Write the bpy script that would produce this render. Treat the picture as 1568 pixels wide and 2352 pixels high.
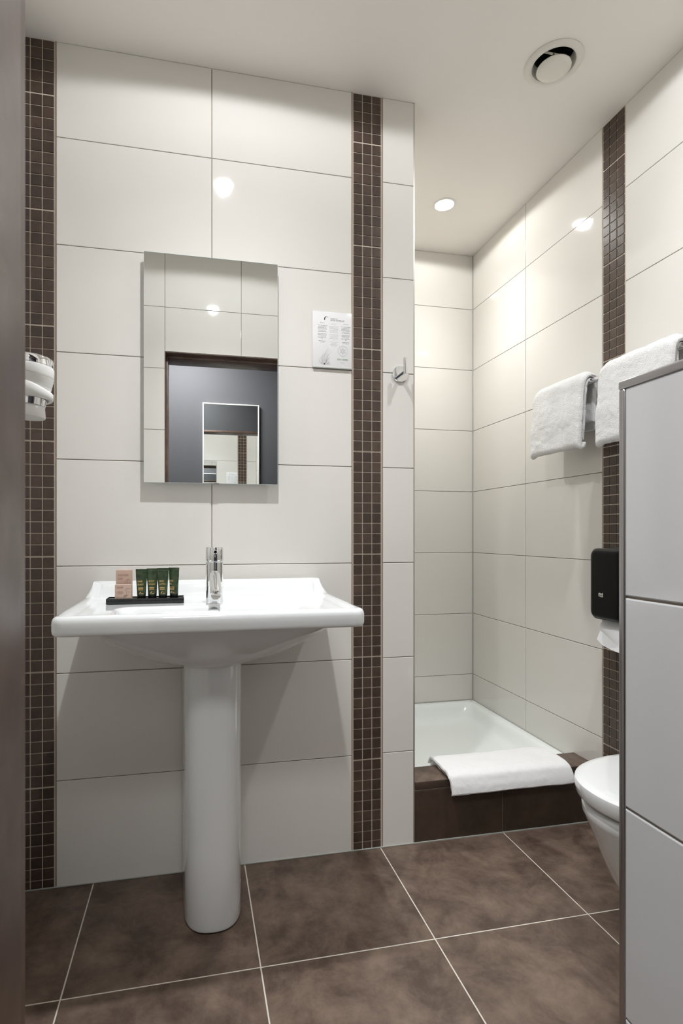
import bpy, bmesh, math, random
from mathutils import Vector, Matrix, noise
random.seed(7)
for o in list(bpy.data.objects): bpy.data.objects.remove(o)
SC = bpy.context.scene
COL = SC.collection
PI = math.pi
R = math.radians

# ------------------------------------------------------------------ camera
F, CX, HY, YAW, H = 1235.1, 697.3, 1227.6, 0.2029, 1.045
cd = bpy.data.cameras.new('camera'); cam = bpy.data.objects.new('camera', cd); COL.objects.link(cam)
cd.sensor_fit = 'VERTICAL'; cd.sensor_height = 36.0; cd.sensor_width = 24.0
cd.lens = F / 2352 * 36.0
cd.shift_x = (784 - CX) / 2352
cd.shift_y = (HY - 1176) / 2352
cd.clip_start = 0.02
cam.location = (0, 0, H); cam.rotation_euler = (PI / 2, 0, -YAW)
cd.dof.use_dof = True; cd.dof.focus_distance = 1.95; cd.dof.aperture_fstop = 9.0
SC.camera = cam

# ------------------------------------------------------------------ world, lamps, exposure
SC.view_settings.view_transform = 'Standard'; SC.view_settings.look = 'None'
SC.view_settings.gamma = 1.0; SC.view_settings.use_curve_mapping = False
SC.view_settings.exposure = 0.20
w = bpy.data.worlds.new('world'); SC.world = w; w.use_nodes = True
w.node_tree.nodes['Background'].inputs[0].default_value = (0.01, 0.01, 0.011, 1)
w.node_tree.nodes['Background'].inputs[1].default_value = 1.0
CEIL = 2.504
#           x      y     power  size  blend  colour
LAMPS = {'sink':   (0.125, 1.145, 180, 170, 0.10, (0.96, 0.98, 1.02)),
         'toilet': (1.065, 1.150, 92, 170, 0.10, (0.96, 0.98, 1.02)),
         'shower': (1.088, 2.204, 85, 170, 0.10, (0.985, 0.985, 0.97)),
         'hall':   (-0.08, -0.14, 29, 0, 0, (0.98, 0.98, 1.0))}  # unseen hall panel, its wide soft form added for fill through the doorway

BEAM = ((0, .43), (10, .43), (20, .44), (30, .345), (40, .195), (50, .104), (57, .074), (64, .070), (74, .080), (86, .080), (90, 0))
def beam(ld):
    """reflector lamp: luminous intensity by angle from the lamp's axis (degrees)"""
    ld.use_nodes = True; nt = ld.node_tree; N = nt.nodes; L = nt.links
    tc = N.new('ShaderNodeTexCoord'); sp = N.new('ShaderNodeSeparateXYZ'); L.new(tc.outputs['Normal'], sp.inputs[0])
    ab = N.new('ShaderNodeMath'); ab.operation = 'ABSOLUTE'; L.new(sp.outputs['Z'], ab.inputs[0])
    ac = N.new('ShaderNodeMath'); ac.operation = 'ARCCOSINE'; L.new(ab.outputs[0], ac.inputs[0])
    dv = N.new('ShaderNodeMath'); dv.operation = 'DIVIDE'; dv.inputs[1].default_value = math.pi / 2; L.new(ac.outputs[0], dv.inputs[0])
    cr = N.new('ShaderNodeValToRGB'); cr.color_ramp.interpolation = 'LINEAR'; L.new(dv.outputs[0], cr.inputs[0])
    el = cr.color_ramp.elements
    el[0].position = 0; el[1].position = 1
    for i, (a, v) in enumerate(BEAM):
        e = el[0] if i == 0 else el[-1] if i == len(BEAM) - 1 else el.new(a / 90)
        e.color = (v, v, v, 1)
    L.new(cr.outputs[0], N['Emission'].inputs['Strength'])

# ------------------------------------------------------------------ measured layout (metres)
YW, YB, XR, XL, YF = 1.706, 2.584, 1.437, -0.504, 0.494
YH = 0.335                     # hall face of the door wall
YHB = -0.65                    # far hall wall
X0, X1, X2, X3, X4 = -0.397, 0.0574, 0.5132, 0.6192, 0.7327
YR1, YR2, YR3 = 2.1281, 1.6743, 1.5678
ZS, TH, TW = 2.2225, 0.318, 0.4545
ROWS = [0.0] + [ZS - k * TH for k in range(6, -1, -1)] + [CEIL]
FX = [-0.2921, 0.1602, 0.6125, 1.0648]
FY = 1.2927
LEDGE_Z, LEDGE_Y = 0.206, 1.820

# ------------------------------------------------------------------ helpers
WPOS = {}
def tag(o, label=None, cat=None, group=None, kind=None):
    if label: o['label'] = label
    if cat: o['category'] = cat
    if group: o['group'] = group
    if kind: o['kind'] = kind
    return o
def place(o, origin, parent):
    o_ = Vector(origin); WPOS[o.name] = o_.copy()
    if parent is not None:
        o.parent = parent; o.location = o_ - WPOS[parent.name]
    else: o.location = o_
    return o
def thing(name, label, cat, loc, group=None):
    o = bpy.data.objects.new(name, None); COL.objects.link(o); o.empty_display_size = 0.05
    place(o, loc, None); return tag(o, label, cat, group)
class MB:
    """collects world-space geometry, builds ONE mesh object"""
    def __init__(s): s.v = []; s.f = []; s.sm = []
    def add(s, vs, fs, smooth=True, M=None):
        b = len(s.v)
        for p in vs:
            p = Vector(p)
            if M is not None: p = M @ p
            s.v.append(p)
        for f in fs: s.f.append([i + b for i in f]); s.sm.append(smooth)
        return s
    def bm(s, bmh, smooth=False, M=None):
        bmh.verts.index_update()
        s.add([v.co for v in bmh.verts], [[v.index for v in f.verts] for f in bmh.faces], smooth, M); bmh.free(); return s
    def box(s, x0, x1, y0, y1, z0, z1, bev=0, seg=2, smooth=None, M=None):
        b = bmesh.new(); bmesh.ops.create_cube(b, size=1)
        for v in b.verts:
            v.co = Vector(((x0 + x1) / 2 + v.co.x * (x1 - x0), (y0 + y1) / 2 + v.co.y * (y1 - y0), (z0 + z1) / 2 + v.co.z * (z1 - z0)))
        if bev: bmesh.ops.bevel(b, geom=list(b.edges), offset=bev, segments=seg, profile=0.5, affect='EDGES')
        return s.bm(b, bool(bev) if smooth is None else smooth, M)
    def loft(s, loops, cap0=True, cap1=True, smooth=True, M=None, closed=True):
        n = len(loops[0]); vs = [p for l in loops for p in l]; fs = []
        for k in range(len(loops) - 1):
            for i in range(n if closed else n - 1):
                j = (i + 1) % n
                fs.append([k * n + i, k * n + j, (k + 1) * n + j, (k + 1) * n + i])
        if cap0: fs.append(list(range(n))[::-1])
        if cap1: fs.append([(len(loops) - 1) * n + i for i in range(n)])
        return s.add(vs, fs, smooth, M)
    def lathe(s, prof, n=32, smooth=True, M=None, cap0=True, cap1=True):
        return s.loft([[(r * math.cos(2 * PI * i / n), r * math.sin(2 * PI * i / n), z) for i in range(n)] for r, z in prof], cap0, cap1, smooth, M)
    def tube(s, pts, r, n=16, caps=True):
        pts = [Vector(p) for p in pts]; loops = []; up = Vector((0, 0, 1))
        rr = r if isinstance(r, (list, tuple)) else [r] * len(pts)
        px = None
        for i, p in enumerate(pts):
            d = (pts[min(i + 1, len(pts) - 1)] - pts[max(i - 1, 0)]).normalized()
            if px is None:
                a = up if abs(d.z) < 0.9 else Vector((1, 0, 0)); px = d.cross(a).normalized()
            px = (px - d * px.dot(d)).normalized(); py = d.cross(px)
            loops.append([p + px * rr[i] * math.cos(2 * PI * k / n) + py * rr[i] * math.sin(2 * PI * k / n) for k in range(n)])
        return s.loft(loops, caps, caps)
    def build(s, name, mat, parent=None, origin=None, fix=True):
        if origin is None:
            xs = [v.x for v in s.v]; ys = [v.y for v in s.v]; zs = [v.z for v in s.v]
            origin = ((min(xs) + max(xs)) / 2, (min(ys) + max(ys)) / 2, min(zs))
        og = Vector(origin)
        me = bpy.data.meshes.new(name); me.from_pydata([v - og for v in s.v], [], s.f)
        if fix:
            b = bmesh.new(); b.from_mesh(me)
            bmesh.ops.recalc_face_normals(b, faces=b.faces); b.to_mesh(me); b.free()
        me.polygons.foreach_set('use_smooth', s.sm)
        if any(s.sm): me.set_sharp_from_angle(angle=R(38))
        me.materials.append(mat); me.update()
        o = bpy.data.objects.new(name, me); COL.objects.link(o); place(o, og, parent); return o
def rrect(cx, cy, hx, hy, r, z, nc=8, ns=30):
    """rounded rectangle loop, constant vertex count"""
    out = []; r = max(min(r, hx * .999, hy * .999), 1e-4)
    cs = [(1, 1, 0), (-1, 1, 90), (-1, -1, 180), (1, -1, 270)]
    for q, (sx, sy, a0) in enumerate(cs):
        for k in range(nc):
            a = R(a0 + 90 * k / (nc - 1))
            out.append((cx + sx * (hx - r) + r * math.cos(a), cy + sy * (hy - r) + r * math.sin(a), z))
        p = out[-1]; nx = cs[(q + 1) % 4]; a = R(nx[2])
        e = (cx + nx[0] * (hx - r) + r * math.cos(a), cy + nx[1] * (hy - r) + r * math.sin(a), z)
        for k in range(1, ns):
            t = k / ns; out.append((p[0] * (1 - t) + e[0] * t, p[1] * (1 - t) + e[1] * t, z))
    return out
def sst(t): t = max(0., min(1., t)); return t * t * (3 - 2 * t)
def cut(o, cutters):
    """boolean difference, baked; the cutters are removed"""
    objs = []
    for mb in cutters:
        c = mb.build('cutter', bpy.data.materials[0]); objs.append(c)
        m = o.modifiers.new('b', 'BOOLEAN'); m.object = c; m.operation = 'DIFFERENCE'; m.solver = 'EXACT'
    bpy.context.view_layer.update()
    me = bpy.data.meshes.new_from_object(o.evaluated_get(bpy.context.evaluated_depsgraph_get()))
    o.modifiers.clear(); mats = list(o.data.materials); o.data = me
    while len(me.materials) > 1: me.materials.pop()
    me.materials[0] = mats[0]
    for p in me.polygons: p.material_index = 0
    for c in objs: bpy.data.objects.remove(c)
def cyl(x, y, z0, z1, r, n=48):
    return MB().lathe([(r, z0), (r, z1)], n, False, Matrix.Translation((x, y, 0)))

# ------------------------------------------------------------------ materials
def mat(name, col, rough=0.5, metal=0.0, coat=0.0, spec=0.5, var=0.0, noise_amt=None, bump=None, emis=None, sheen=0, sss=0, trans=0):
    m = bpy.data.materials.new(name); m.use_nodes = True; nt = m.node_tree; N = nt.nodes; L = nt.links
    p = N['Principled BSDF']; p.inputs['Base Color'].default_value = (*col, 1)
    p.inputs['Roughness'].default_value = rough; p.inputs['Metallic'].default_value = metal
    p.inputs['Coat Weight'].default_value = coat; p.inputs['Coat Roughness'].default_value = 0.04
    p.inputs['Specular IOR Level'].default_value = spec
    if sheen: p.inputs['Sheen Weight'].default_value = sheen
    if trans: p.inputs['Transmission Weight'].default_value = trans
    if emis: p.inputs['Emission Color'].default_value = (*emis[0], 1); p.inputs['Emission Strength'].default_value = emis[1]
    tc = N.new('ShaderNodeTexCoord'); oi = N.new('ShaderNodeObjectInfo')
    cur = None
    if noise_amt:                       # (scale, colour2, contrast, detail)
        sc, c2, lo, hi, det = noise_amt
        vm = N.new('ShaderNodeVectorMath'); vm.operation = 'ADD'
        sca = N.new('ShaderNodeVectorMath'); sca.operation = 'SCALE'; sca.inputs['Scale'].default_value = 17.0
        cb = N.new('ShaderNodeCombineXYZ')
        for k in range(3): L.new(oi.outputs['Random'], cb.inputs[k])
        L.new(cb.outputs[0], sca.inputs[0]); L.new(tc.outputs['Object'], vm.inputs[0]); L.new(sca.outputs[0], vm.inputs[1])
        n = N.new('ShaderNodeTexNoise'); n.inputs['Scale'].default_value = sc; n.inputs['Detail'].default_value = det
        n.inputs['Distortion'].default_value = 0.25; n.inputs['Roughness'].default_value = 0.70
        L.new(vm.outputs[0], n.inputs['Vector'])
        mr = N.new('ShaderNodeMapRange'); mr.inputs['From Min'].default_value = lo; mr.inputs['From Max'].default_value = hi
        L.new(n.outputs['Fac'], mr.inputs['Value'])
        mx = N.new('ShaderNodeMix'); mx.data_type = 'RGBA'; mx.inputs['A'].default_value = (*col, 1); mx.inputs['B'].default_value = (*c2, 1)
        L.new(mr.outputs[0], mx.inputs['Factor']); cur = mx.outputs['Result']
    if var:
        hs = N.new('ShaderNodeHueSaturation'); mr2 = N.new('ShaderNodeMapRange')
        mr2.inputs['To Min'].default_value = 1 - var; mr2.inputs['To Max'].default_value = 1 + var
        L.new(oi.outputs['Random'], mr2.inputs['Value']); L.new(mr2.outputs[0], hs.inputs['Value'])
        if cur: L.new(cur, hs.inputs['Color'])
        else: hs.inputs['Color'].default_value = (*col, 1)
        cur = hs.outputs[0]
    if cur: L.new(cur, p.inputs['Base Color'])
    if bump:                            # (scale, strength, distance)
        n2 = N.new('ShaderNodeTexNoise'); n2.inputs['Scale'].default_value = bump[0]; n2.inputs['Detail'].default_value = 4
        L.new(tc.outputs['Object'], n2.inputs['Vector'])
        b = N.new('ShaderNodeBump'); b.inputs['Strength'].default_value = bump[1]; b.inputs['Distance'].default_value = bump[2]
        L.new(n2.outputs['Fac'], b.inputs['Height']); L.new(b.outputs[0], p.inputs['Normal'])
    return m
def s2l(*c): return tuple(((x / 255) / 12.92 if x / 255 <= .04045 else ((x / 255 + .055) / 1.055) ** 2.4) for x in c)
M = {}
M['tile'] = mat('glazed cream tile', (.735, .713, .668), .055, spec=.5, var=.012, bump=(9, .03, .002))
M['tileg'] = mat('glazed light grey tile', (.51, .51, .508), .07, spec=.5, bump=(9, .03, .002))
M['grout'] = mat('beige grout', s2l(168, 155, 138), .9, bump=(300, .3, .001))
M['mgrout'] = mat('mosaic grout', s2l(208, 196, 180), .9, bump=(400, .3, .001))
M['mosaic'] = mat('brown mosaic', s2l(66, 52, 45), .33, spec=.45, var=.22, noise_amt=(45, s2l(78, 64, 55), .35, .7, 4), bump=(260, .12, .0006))
M['floor'] = mat('brown stone tile', s2l(76, 62, 53), .38, spec=.4, var=.03, noise_amt=(8.5, s2l(122, 104, 91), .38, .68, 14), bump=(90, .22, .0012))
M['step'] = mat('shade-toned step tile', s2l(62, 51, 43), .40, spec=.4, noise_amt=(9, s2l(84, 69, 57), .4, .75, 8), bump=(90, .15, .001))  # brown stone darkened: shade on the step's front is put into its colour
M['fgrout'] = mat('light floor grout', s2l(206, 199, 186), .9)
M['ceiling'] = mat('painted ceiling', (.87, .835, .785), .8, bump=(120, .05, .001))
M['grey'] = mat('grey hall paint', s2l(86, 86, 89), .7)
M['hallw'] = mat('dark grey hall paint', s2l(58, 58, 60), .7)
M['wood'] = mat('brown door frame', s2l(108, 88, 78), .36, spec=.5, noise_amt=(14, s2l(76, 56, 47), .35, .7, 5))
M['ceramic'] = mat('white ceramic', (.74, .755, .75), .07, coat=.5)
M['plastic'] = mat('white plastic', (.80, .79, .76), .28)
M['tray'] = mat('shower tray enamel', (.82, .86, .83), .12, coat=.3)
M['chrome'] = mat('chrome', (.86, .87, .88), .05, metal=1)
M['alu'] = mat('aluminium trim', (.42, .40, .40), .28, metal=1)
M['steel'] = mat('brushed trim', (.55, .53, .50), .35, metal=1)
M['mirror'] = mat('mirror glass', (.90, .92, .91), .0, metal=1)
M['glassedge'] = mat('mirror edge', (.55, .63, .62), .15)
M['black'] = mat('gloss black plastic', (.005, .005, .006), .12, spec=.16)
M['blackm'] = mat('dark grey plastic rim', (.018, .02, .021), .3)
M['blackt'] = mat('black tray lacquer', (.012, .012, .013), .22)
M['silic'] = mat('grey sealant', s2l(170, 172, 165), .5)
M['lampd'] = mat('lit lamp diffuser', (1, 1, 1), .4, emis=((1, .98, .95), 45))
M['white'] = mat('white lacquer', (.80, .79, .76), .35)
M['towel'] = mat('white terry cloth', (.86, .86, .85), .95, sheen=.5, bump=(420, .9, .004), spec=.1)
M['mat'] = mat('white fine terry', (.84, .84, .835), .95, sheen=.4, bump=(600, .55, .0025), spec=.1)
M['paper'] = mat('white tissue paper', (.86, .87, .88), .8)
M['card'] = mat('gloss white card', (.80, .80, .80), .12)
M['ink'] = mat('grey print', s2l(150, 150, 148), .6)
M['inkl'] = mat('light grey print', s2l(198, 199, 197), .6)
M['inkg'] = mat('green print', s2l(140, 165, 140), .6)
M['inkk'] = mat('black print', s2l(30, 30, 30), .5)
M['kraft'] = mat('pink kraft board', s2l(190, 164, 148), .75, bump=(300, .2, .0005))
M['kraftp'] = mat('brown kraft print', s2l(160, 126, 106), .7)
M['kraftl'] = mat('dark kraft line art', s2l(112, 92, 84), .7)
M['green'] = mat('dark green tube', s2l(58, 78, 44), .22, noise_amt=(50, s2l(30, 42, 30), .3, .7, 3), coat=.4)
M['gold'] = mat('gold foil', (.85, .55, .22), .3, metal=.8)
M['dark'] = mat('dark duct', (.010, .009, .009), .7, noise_amt=(60, (.06, .055, .05), .5, .8, 6))
M['ventw'] = mat('cream vent plastic', (.76, .74, .67), .35)

# ------------------------------------------------------------------ tiling
TM = {}
def tile_mesh(w_, h_, t, bev, m, nm):
    key = (round(w_, 4), round(h_, 4), nm)
    if key in TM: return TM[key]
    def lp(ins, d): return [(-w_ / 2 + ins, -d, -h_ / 2 + ins), (w_ / 2 - ins, -d, -h_ / 2 + ins), (w_ / 2 - ins, -d, h_ / 2 - ins), (-w_ / 2 + ins, -d, h_ / 2 - ins)]
    L_ = [lp(0, 0), lp(0, t - bev), lp(bev * .3, t - bev * .3), lp(bev, t)]
    vs = [p for l in L_ for p in l]; fs = [[0, 3, 2, 1], [12, 13, 14, 15]]
    for k in range(3):
        for i in range(4):
            j = (i + 1) % 4; fs.append([k * 4 + i, k * 4 + j, k * 4 + 4 + j, k * 4 + 4 + i])
    me = bpy.data.meshes.new(nm); me.from_pydata(vs, [], fs)
    b = bmesh.new(); b.from_mesh(me); bmesh.ops.recalc_face_normals(b, faces=b.faces); b.to_mesh(me); b.free()
    me.materials.append(m); TM[key] = me; return me
def put_tile(nm, me, loc, rot, parent, tilt=0.0):
    o = bpy.data.objects.new(nm, me); COL.objects.link(o)
    place(o, loc, parent); o.rotation_euler = (rot[0] + random.gauss(0, tilt), rot[1], rot[2] + random.gauss(0, tilt)); return o
ROT = {'-y': (0, 0, 0), '-x': (0, 0, -PI / 2), '+x': (0, 0, PI / 2), '+y': (0, 0, PI)}
def tile_wall(parent, face, plane, cols, rows=ROWS, t=0.004, g=0.0022, skip=None, nm='tile', m='tile', tilt=0.0006, bev=0.0012):
    """cols: joint positions along the wall; the glazed face lies at `plane`"""
    for a, b in zip(cols[:-1], cols[1:]):
        a, b = min(a, b), max(a, b)
        for z0, z1 in zip(rows[:-1], rows[1:]):
            if skip and skip((a + b) / 2, (z0 + z1) / 2): continue
            w_, h_ = b - a - g, z1 - z0 - g
            if w_ < .004 or h_ < .004: continue
            c = (a + b) / 2; z = (z0 + z1) / 2
            loc = {'-y': (c, plane + t, z), '+y': (c, plane - t, z), '-x': (plane + t, c, z), '+x': (plane - t, c, z)}[face]
            put_tile(nm, tile_mesh(w_, h_, t, bev, M[m], nm + m), loc, ROT[face], parent, tilt)
def mosaic_strip(name, face, plane, a, b, z0, z1, breaks=10):
    a, b = min(a, b), max(a, b); P = Vector(((a + b) / 2, plane, z0) if face == '-y' else (plane, (a + b) / 2, z0))
    mb = MB()
    if face == '-y': mb.box(a, b, plane + .0022, plane + .008, z0, z1)
    else: mb.box(plane + .0022, plane + .008, a, b, z0, z1)
    s = mb.build(name, M['mgrout'], None, P); s['kind'] = 'structure'
    e = .0045; pw = (b - a - 2 * e + .002) / 3
    ph = .03385; z = z1 - .002 - .022; k = 0
    zz = [(z1 - .002, z1 - .024)]
    zt = z1 - .026
    k = 1
    while zt > z0 + .006:
        zb = max(zt - ph + .0022, z0 + .003); zz.append((zt, zb)); k += 1
        zt = zt - ph - (.0022 if k % breaks == 5 else 0)
    for i in range(3):
        c = a + e + pw * i + (pw - .002) / 2
        for (t_, b_) in zz:
            h_ = t_ - b_
            if h_ < .005: continue
            zc = (t_ + b_) / 2
            loc = (c, plane + .004, zc) if face == '-y' else (plane + .004, c, zc)
            put_tile('mosaic_tile', tile_mesh(round(pw - .0031, 4), round(h_ - .0008, 4), .0045, .0009, M['mosaic'], 'mosaic'), loc, ROT[face], s, .0035)
    return s

# ------------------------------------------------------------------ the shell
def struct(name, mb, m, origin=None):
    o = mb.build(name, m, None, origin); o['kind'] = 'structure'; return o
D = .0042
back = struct('wall_back', MB().box(XL - .1, X4 - .0025, YW + D, YB + .1, 0, CEIL), M['grout'])
tile_wall(back, '-y', YW, [X0, X1, X2]); tile_wall(back, '-y', YW, [X3, X4 - .001])
# left wall of the shower: the other side of the same block
tile_wall(back, '+x', X4 - .0005 + .002, [LEDGE_Y, LEDGE_Y + .3, YB], rows=[.18] + ROWS[1:])
mosaic_strip('trim_1', '-y', YW, X2 + .001, X3 - .001, 0, CEIL)
mosaic_strip('trim_2', '-y', YW, XL, X0 - .001, 0, CEIL)
mosaic_strip('trim_3', '-x', XR, YR3 + .001, YR2 - .001, LEDGE_Z - .2, CEIL)
sb = struct('wall_shower_back', MB().box(X4 - .05, XR + .1, YB + D, YB + .1, 0, CEIL), M['grout'])
tile_wall(sb, '-y', YB, [X4, XR - TW, XR], rows=[.18] + ROWS[1:])
wr = struct('wall_right', MB().box(XR + D, XR + .1, YH, YB, 0, CEIL), M['grout'])
tile_wall(wr, '-x', XR, [YB, YR1, YR2]); tile_wall(wr, '-x', XR, [YR3, YR3 - TW, YR3 - 2 * TW, YF])
wl = struct('wall_left', MB().box(XL - .1, XL - D, YH, YW + .004, 0, CEIL), M['grout'])
tile_wall(wl, '+x', XL, [YW, YW - TW, YW - 2 * TW, YF])
DX0, DX1, DZ = -.143, .6385, 1.993
wf = MB().box(XL - .1, DX0 - .002, YH, YF - D, 0, CEIL).box(DX1 + .002, XR + .1, YH, YF - D, 0, CEIL).box(DX0 - .002, DX1 + .002, YH, YF - D, DZ + .002, CEIL)
wf = struct('wall_front', wf, M['grout'])
tile_wall(wf, '+y', YF, [XL, DX0]); tile_wall(wf, '+y', YF, [DX1 + .1, XR])
tile_wall(wf, '+y', YF, [DX0, .2515, DX1, DX1 + .1], rows=[DZ, ZS, CEIL])
tile_wall(wf, '+y', YF, [DX1, DX1 + .1], rows=[1.285, ZS - 2 * TH, ZS - TH, DZ])
# hall
hall = MB().box(XL - 1.2, DX0, YH - .012, YH - .0005, 0, CEIL).box(DX1, XR + .6, YH - .012, YH - .0005, 0, CEIL).box(DX0, DX1, YH - .012, YH - .0005, DZ, CEIL)
struct('wall_hall_near', hall, M['hallw'])
struct('wall_hall_far', MB().box(XL - 1.2, XR + .6, YHB - .1, YHB, 0, CEIL), M['grey'])
struct('wall_hall_left', MB().box(XL - 1.3, XL - 1.2, YHB, YH, 0, CEIL), M['grey'])
struct('wall_hall_right', MB().box(XR + .6, XR + .7, YHB, YH, 0, CEIL), M['grey'])
struct('floor_hall', MB().box(XL - 1.2, XR + .6, YHB, YH, -.05, 0), mat('hall floor', s2l(96, 88, 82), .6))
# ceiling
ceil = struct('ceiling', MB().box(XL - 1.3, XR + .7, YHB - .1, YB + .1, CEIL, CEIL + .12), M['ceiling'])
VX, VY = 1.0927, 1.4744
cut(ceil, [cyl(x, y, CEIL - .02, CEIL + .06, .038) for k_, (x, y, *_r) in LAMPS.items() if k_ != 'hall'] + [cyl(VX, VY, CEIL - .02, CEIL + .1, .062)])
# floor
fl = struct('floor', MB().box(XL - .1, XR + .1, YH, YB + .1, -.05, -.0006), M['fgrout'])
xs = [XL] + FX + [XR]; ys = [YH, FY - 2 * .4525, FY - .4525, FY, YW]
ys = sorted(y for y in ys if y >= YH)
for i in range(len(xs) - 1):
    for j in range(len(ys) - 1):
        w_, h_ = xs[i + 1] - xs[i] - .0032, ys[j + 1] - ys[j] - .0032
        o = put_tile('floor_tile', tile_mesh(w_, h_, .004, .0008, M['floor'], 'floor'), ((xs[i] + xs[i + 1]) / 2, (ys[j] + ys[j + 1]) / 2, -.004), (-PI / 2, 0, 0), fl, .0002)
# sealant beads along the wall base and in the shower corner, thin metal corner bead
def trim(n, mb, m): return struct('trim_%d' % n, mb, m)
trim(4, MB().box(XL, X4, YW - .003, YW + .002, 0, .0035, .001), M['silic'])
trim(5, MB().box(XR - .004, XR + .001, YB - .004, YB + .001, .18, CEIL - .002, .0015), M['silic'])
trim(6, MB().box(X4 - .0035, X4 + .0012, YW - .0002, YW + .004, 0, CEIL), M['steel'])
trim(7, MB().box(X4, XR, YB - .004, YB, .176, .181).box(XR - .004, XR, LEDGE_Y, YB, .176, .181), M['silic'])
trim(8, MB().box(X4, XR, YW - .0025, YW + .001, 0, .003), M['silic'])
trim(9, MB().box(X0 - .0015, X0 + .0008, YW - .0006, YW + .003, 0, CEIL).box(X3 - .0008, X3 + .0015, YW - .0004, YW + .003, 0, CEIL).box(X2 - .0012, X2 + .0012, YW - .0004, YW + .003, 0, CEIL), mat('strip edge', s2l(150, 132, 116), .5))

# door frame (lining with a rebate)
dr = thing('door_1', None, None, (DX0, YF, 0)); dr['kind'] = 'structure'
jl = MB().box(DX0, DX0 + .004, .448, YF - .001, 0, DZ).box(DX0, DX0 + .014, YH - .012, .448, 0, DZ, .0015)
jl.build('door_jamb', M['wood'], dr)
jr = MB().box(DX1 - .004, DX1, .448, YF - .001, 0, DZ).box(DX1 - .014, DX1, YH - .012, .448, 0, DZ, .0015)
jr.build('door_jamb', M['wood'], dr)
MB().box(DX0 + .004, DX1 - .004, .448, YF - .001, DZ - .004, DZ).box(DX0 + .014, DX1 - .014, YH - .012, .448, DZ - .018, DZ, .0015).build('door_head', M['wood'], dr)
# threshold
struct('trim_10', MB().box(DX0, DX1, YH - .01, YH + .02, 0, .004, .001), M['alu'])

# low tiled partition beside the door
PX, PY, PZ = .639, .7085, 1.279
pw = thing('partition_wall', None, None, (PX + .05, (YF + PY) / 2, 0)); pw['kind'] = 'structure'
pm = MB().box(PX + D, PX + .1 - D, YF, PY - D, 0, PZ - .004).build('core', M['grout'], pw)
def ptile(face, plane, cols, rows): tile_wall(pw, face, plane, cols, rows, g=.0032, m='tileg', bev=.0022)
PR = [0, ROWS[1], ROWS[2], ROWS[3], PZ - .012]
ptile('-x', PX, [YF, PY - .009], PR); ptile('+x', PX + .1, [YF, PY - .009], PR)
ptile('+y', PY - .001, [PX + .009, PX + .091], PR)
def quarter(y0, y1, x0, x1, z0, z1, nm):
    MB().box(x0, x1, y0, y1, z0, z1, .0035, 4).build(nm, M['alu'], pw)
quarter(PY - .0105, PY + .0015, PX - .0015, PX + .0095, 0, PZ - .013, 'edge_trim')
quarter(PY - .0105, PY + .0015, PX + .0905, PX + .1015, 0, PZ - .013, 'edge_trim')
quarter(YF + .0005, PY + .002, PX - .002, PX + .0115, PZ - .014, PZ, 'top_trim')
quarter(YF + .0005, PY + .002, PX + .0885, PX + .102, PZ - .014, PZ, 'top_trim')
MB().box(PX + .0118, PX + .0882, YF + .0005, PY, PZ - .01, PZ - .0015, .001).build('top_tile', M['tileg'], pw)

# shower step (ledge) and tray
st = struct('trim_11', MB().box(X4 + .001, XR - .0005, YW + .0045, LEDGE_Y - .003, 0, LEDGE_Z - .008), M['fgrout'])
for a, b in ((X4 + .002, FX[3]), (FX[3], XR)):
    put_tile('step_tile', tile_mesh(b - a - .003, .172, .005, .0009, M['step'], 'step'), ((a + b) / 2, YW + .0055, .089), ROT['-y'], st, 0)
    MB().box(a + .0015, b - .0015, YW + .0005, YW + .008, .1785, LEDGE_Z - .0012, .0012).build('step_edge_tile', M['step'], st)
    MB().box(a + .0015 if a < 1 else a + .0002, b - .0002 if a < 1 else b - .001, YW + .0015, LEDGE_Y, LEDGE_Z - .0075, LEDGE_Z, .0012).build('step_top_tile', M['floor'], st)
tx0, tx1, ty0, ty1 = X4 + .004, XR - .001, LEDGE_Y + .001, YB - .001
tcx, tcy, thx, thy = (tx0 + tx1) / 2, (ty0 + ty1) / 2, (tx1 - tx0) / 2, (ty1 - ty0) / 2
loops = [rrect(tcx, tcy, thx, thy, .003, z) for z in (0.0, .176)]
for ins, z in ((.002, .1785), (.022, .1785), (.030, .177), (.038, .172), (.050, .155), (.064, .132), (.085, .120), (.12, .116), (.2, .1145)):
    loops.append(rrect(tcx, tcy, thx - ins, thy - ins, .003 + ins * .9, z))
tr = thing('shower_tray', 'white enamelled shower tray sunk behind the brown tiled step', 'shower tray', (tcx, tcy, 0))
MB().loft(loops).build('basin', M['tray'], tr)
MB().lathe([(.001, .1145), (.043, .1145), (.045, .1165), (.044, .119), (.036, .1205), (.001, .121)], 40, True, Matrix.Translation((.850, 2.30, 0)), False, False).build('drain_cover', M['chrome'], tr)

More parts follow.
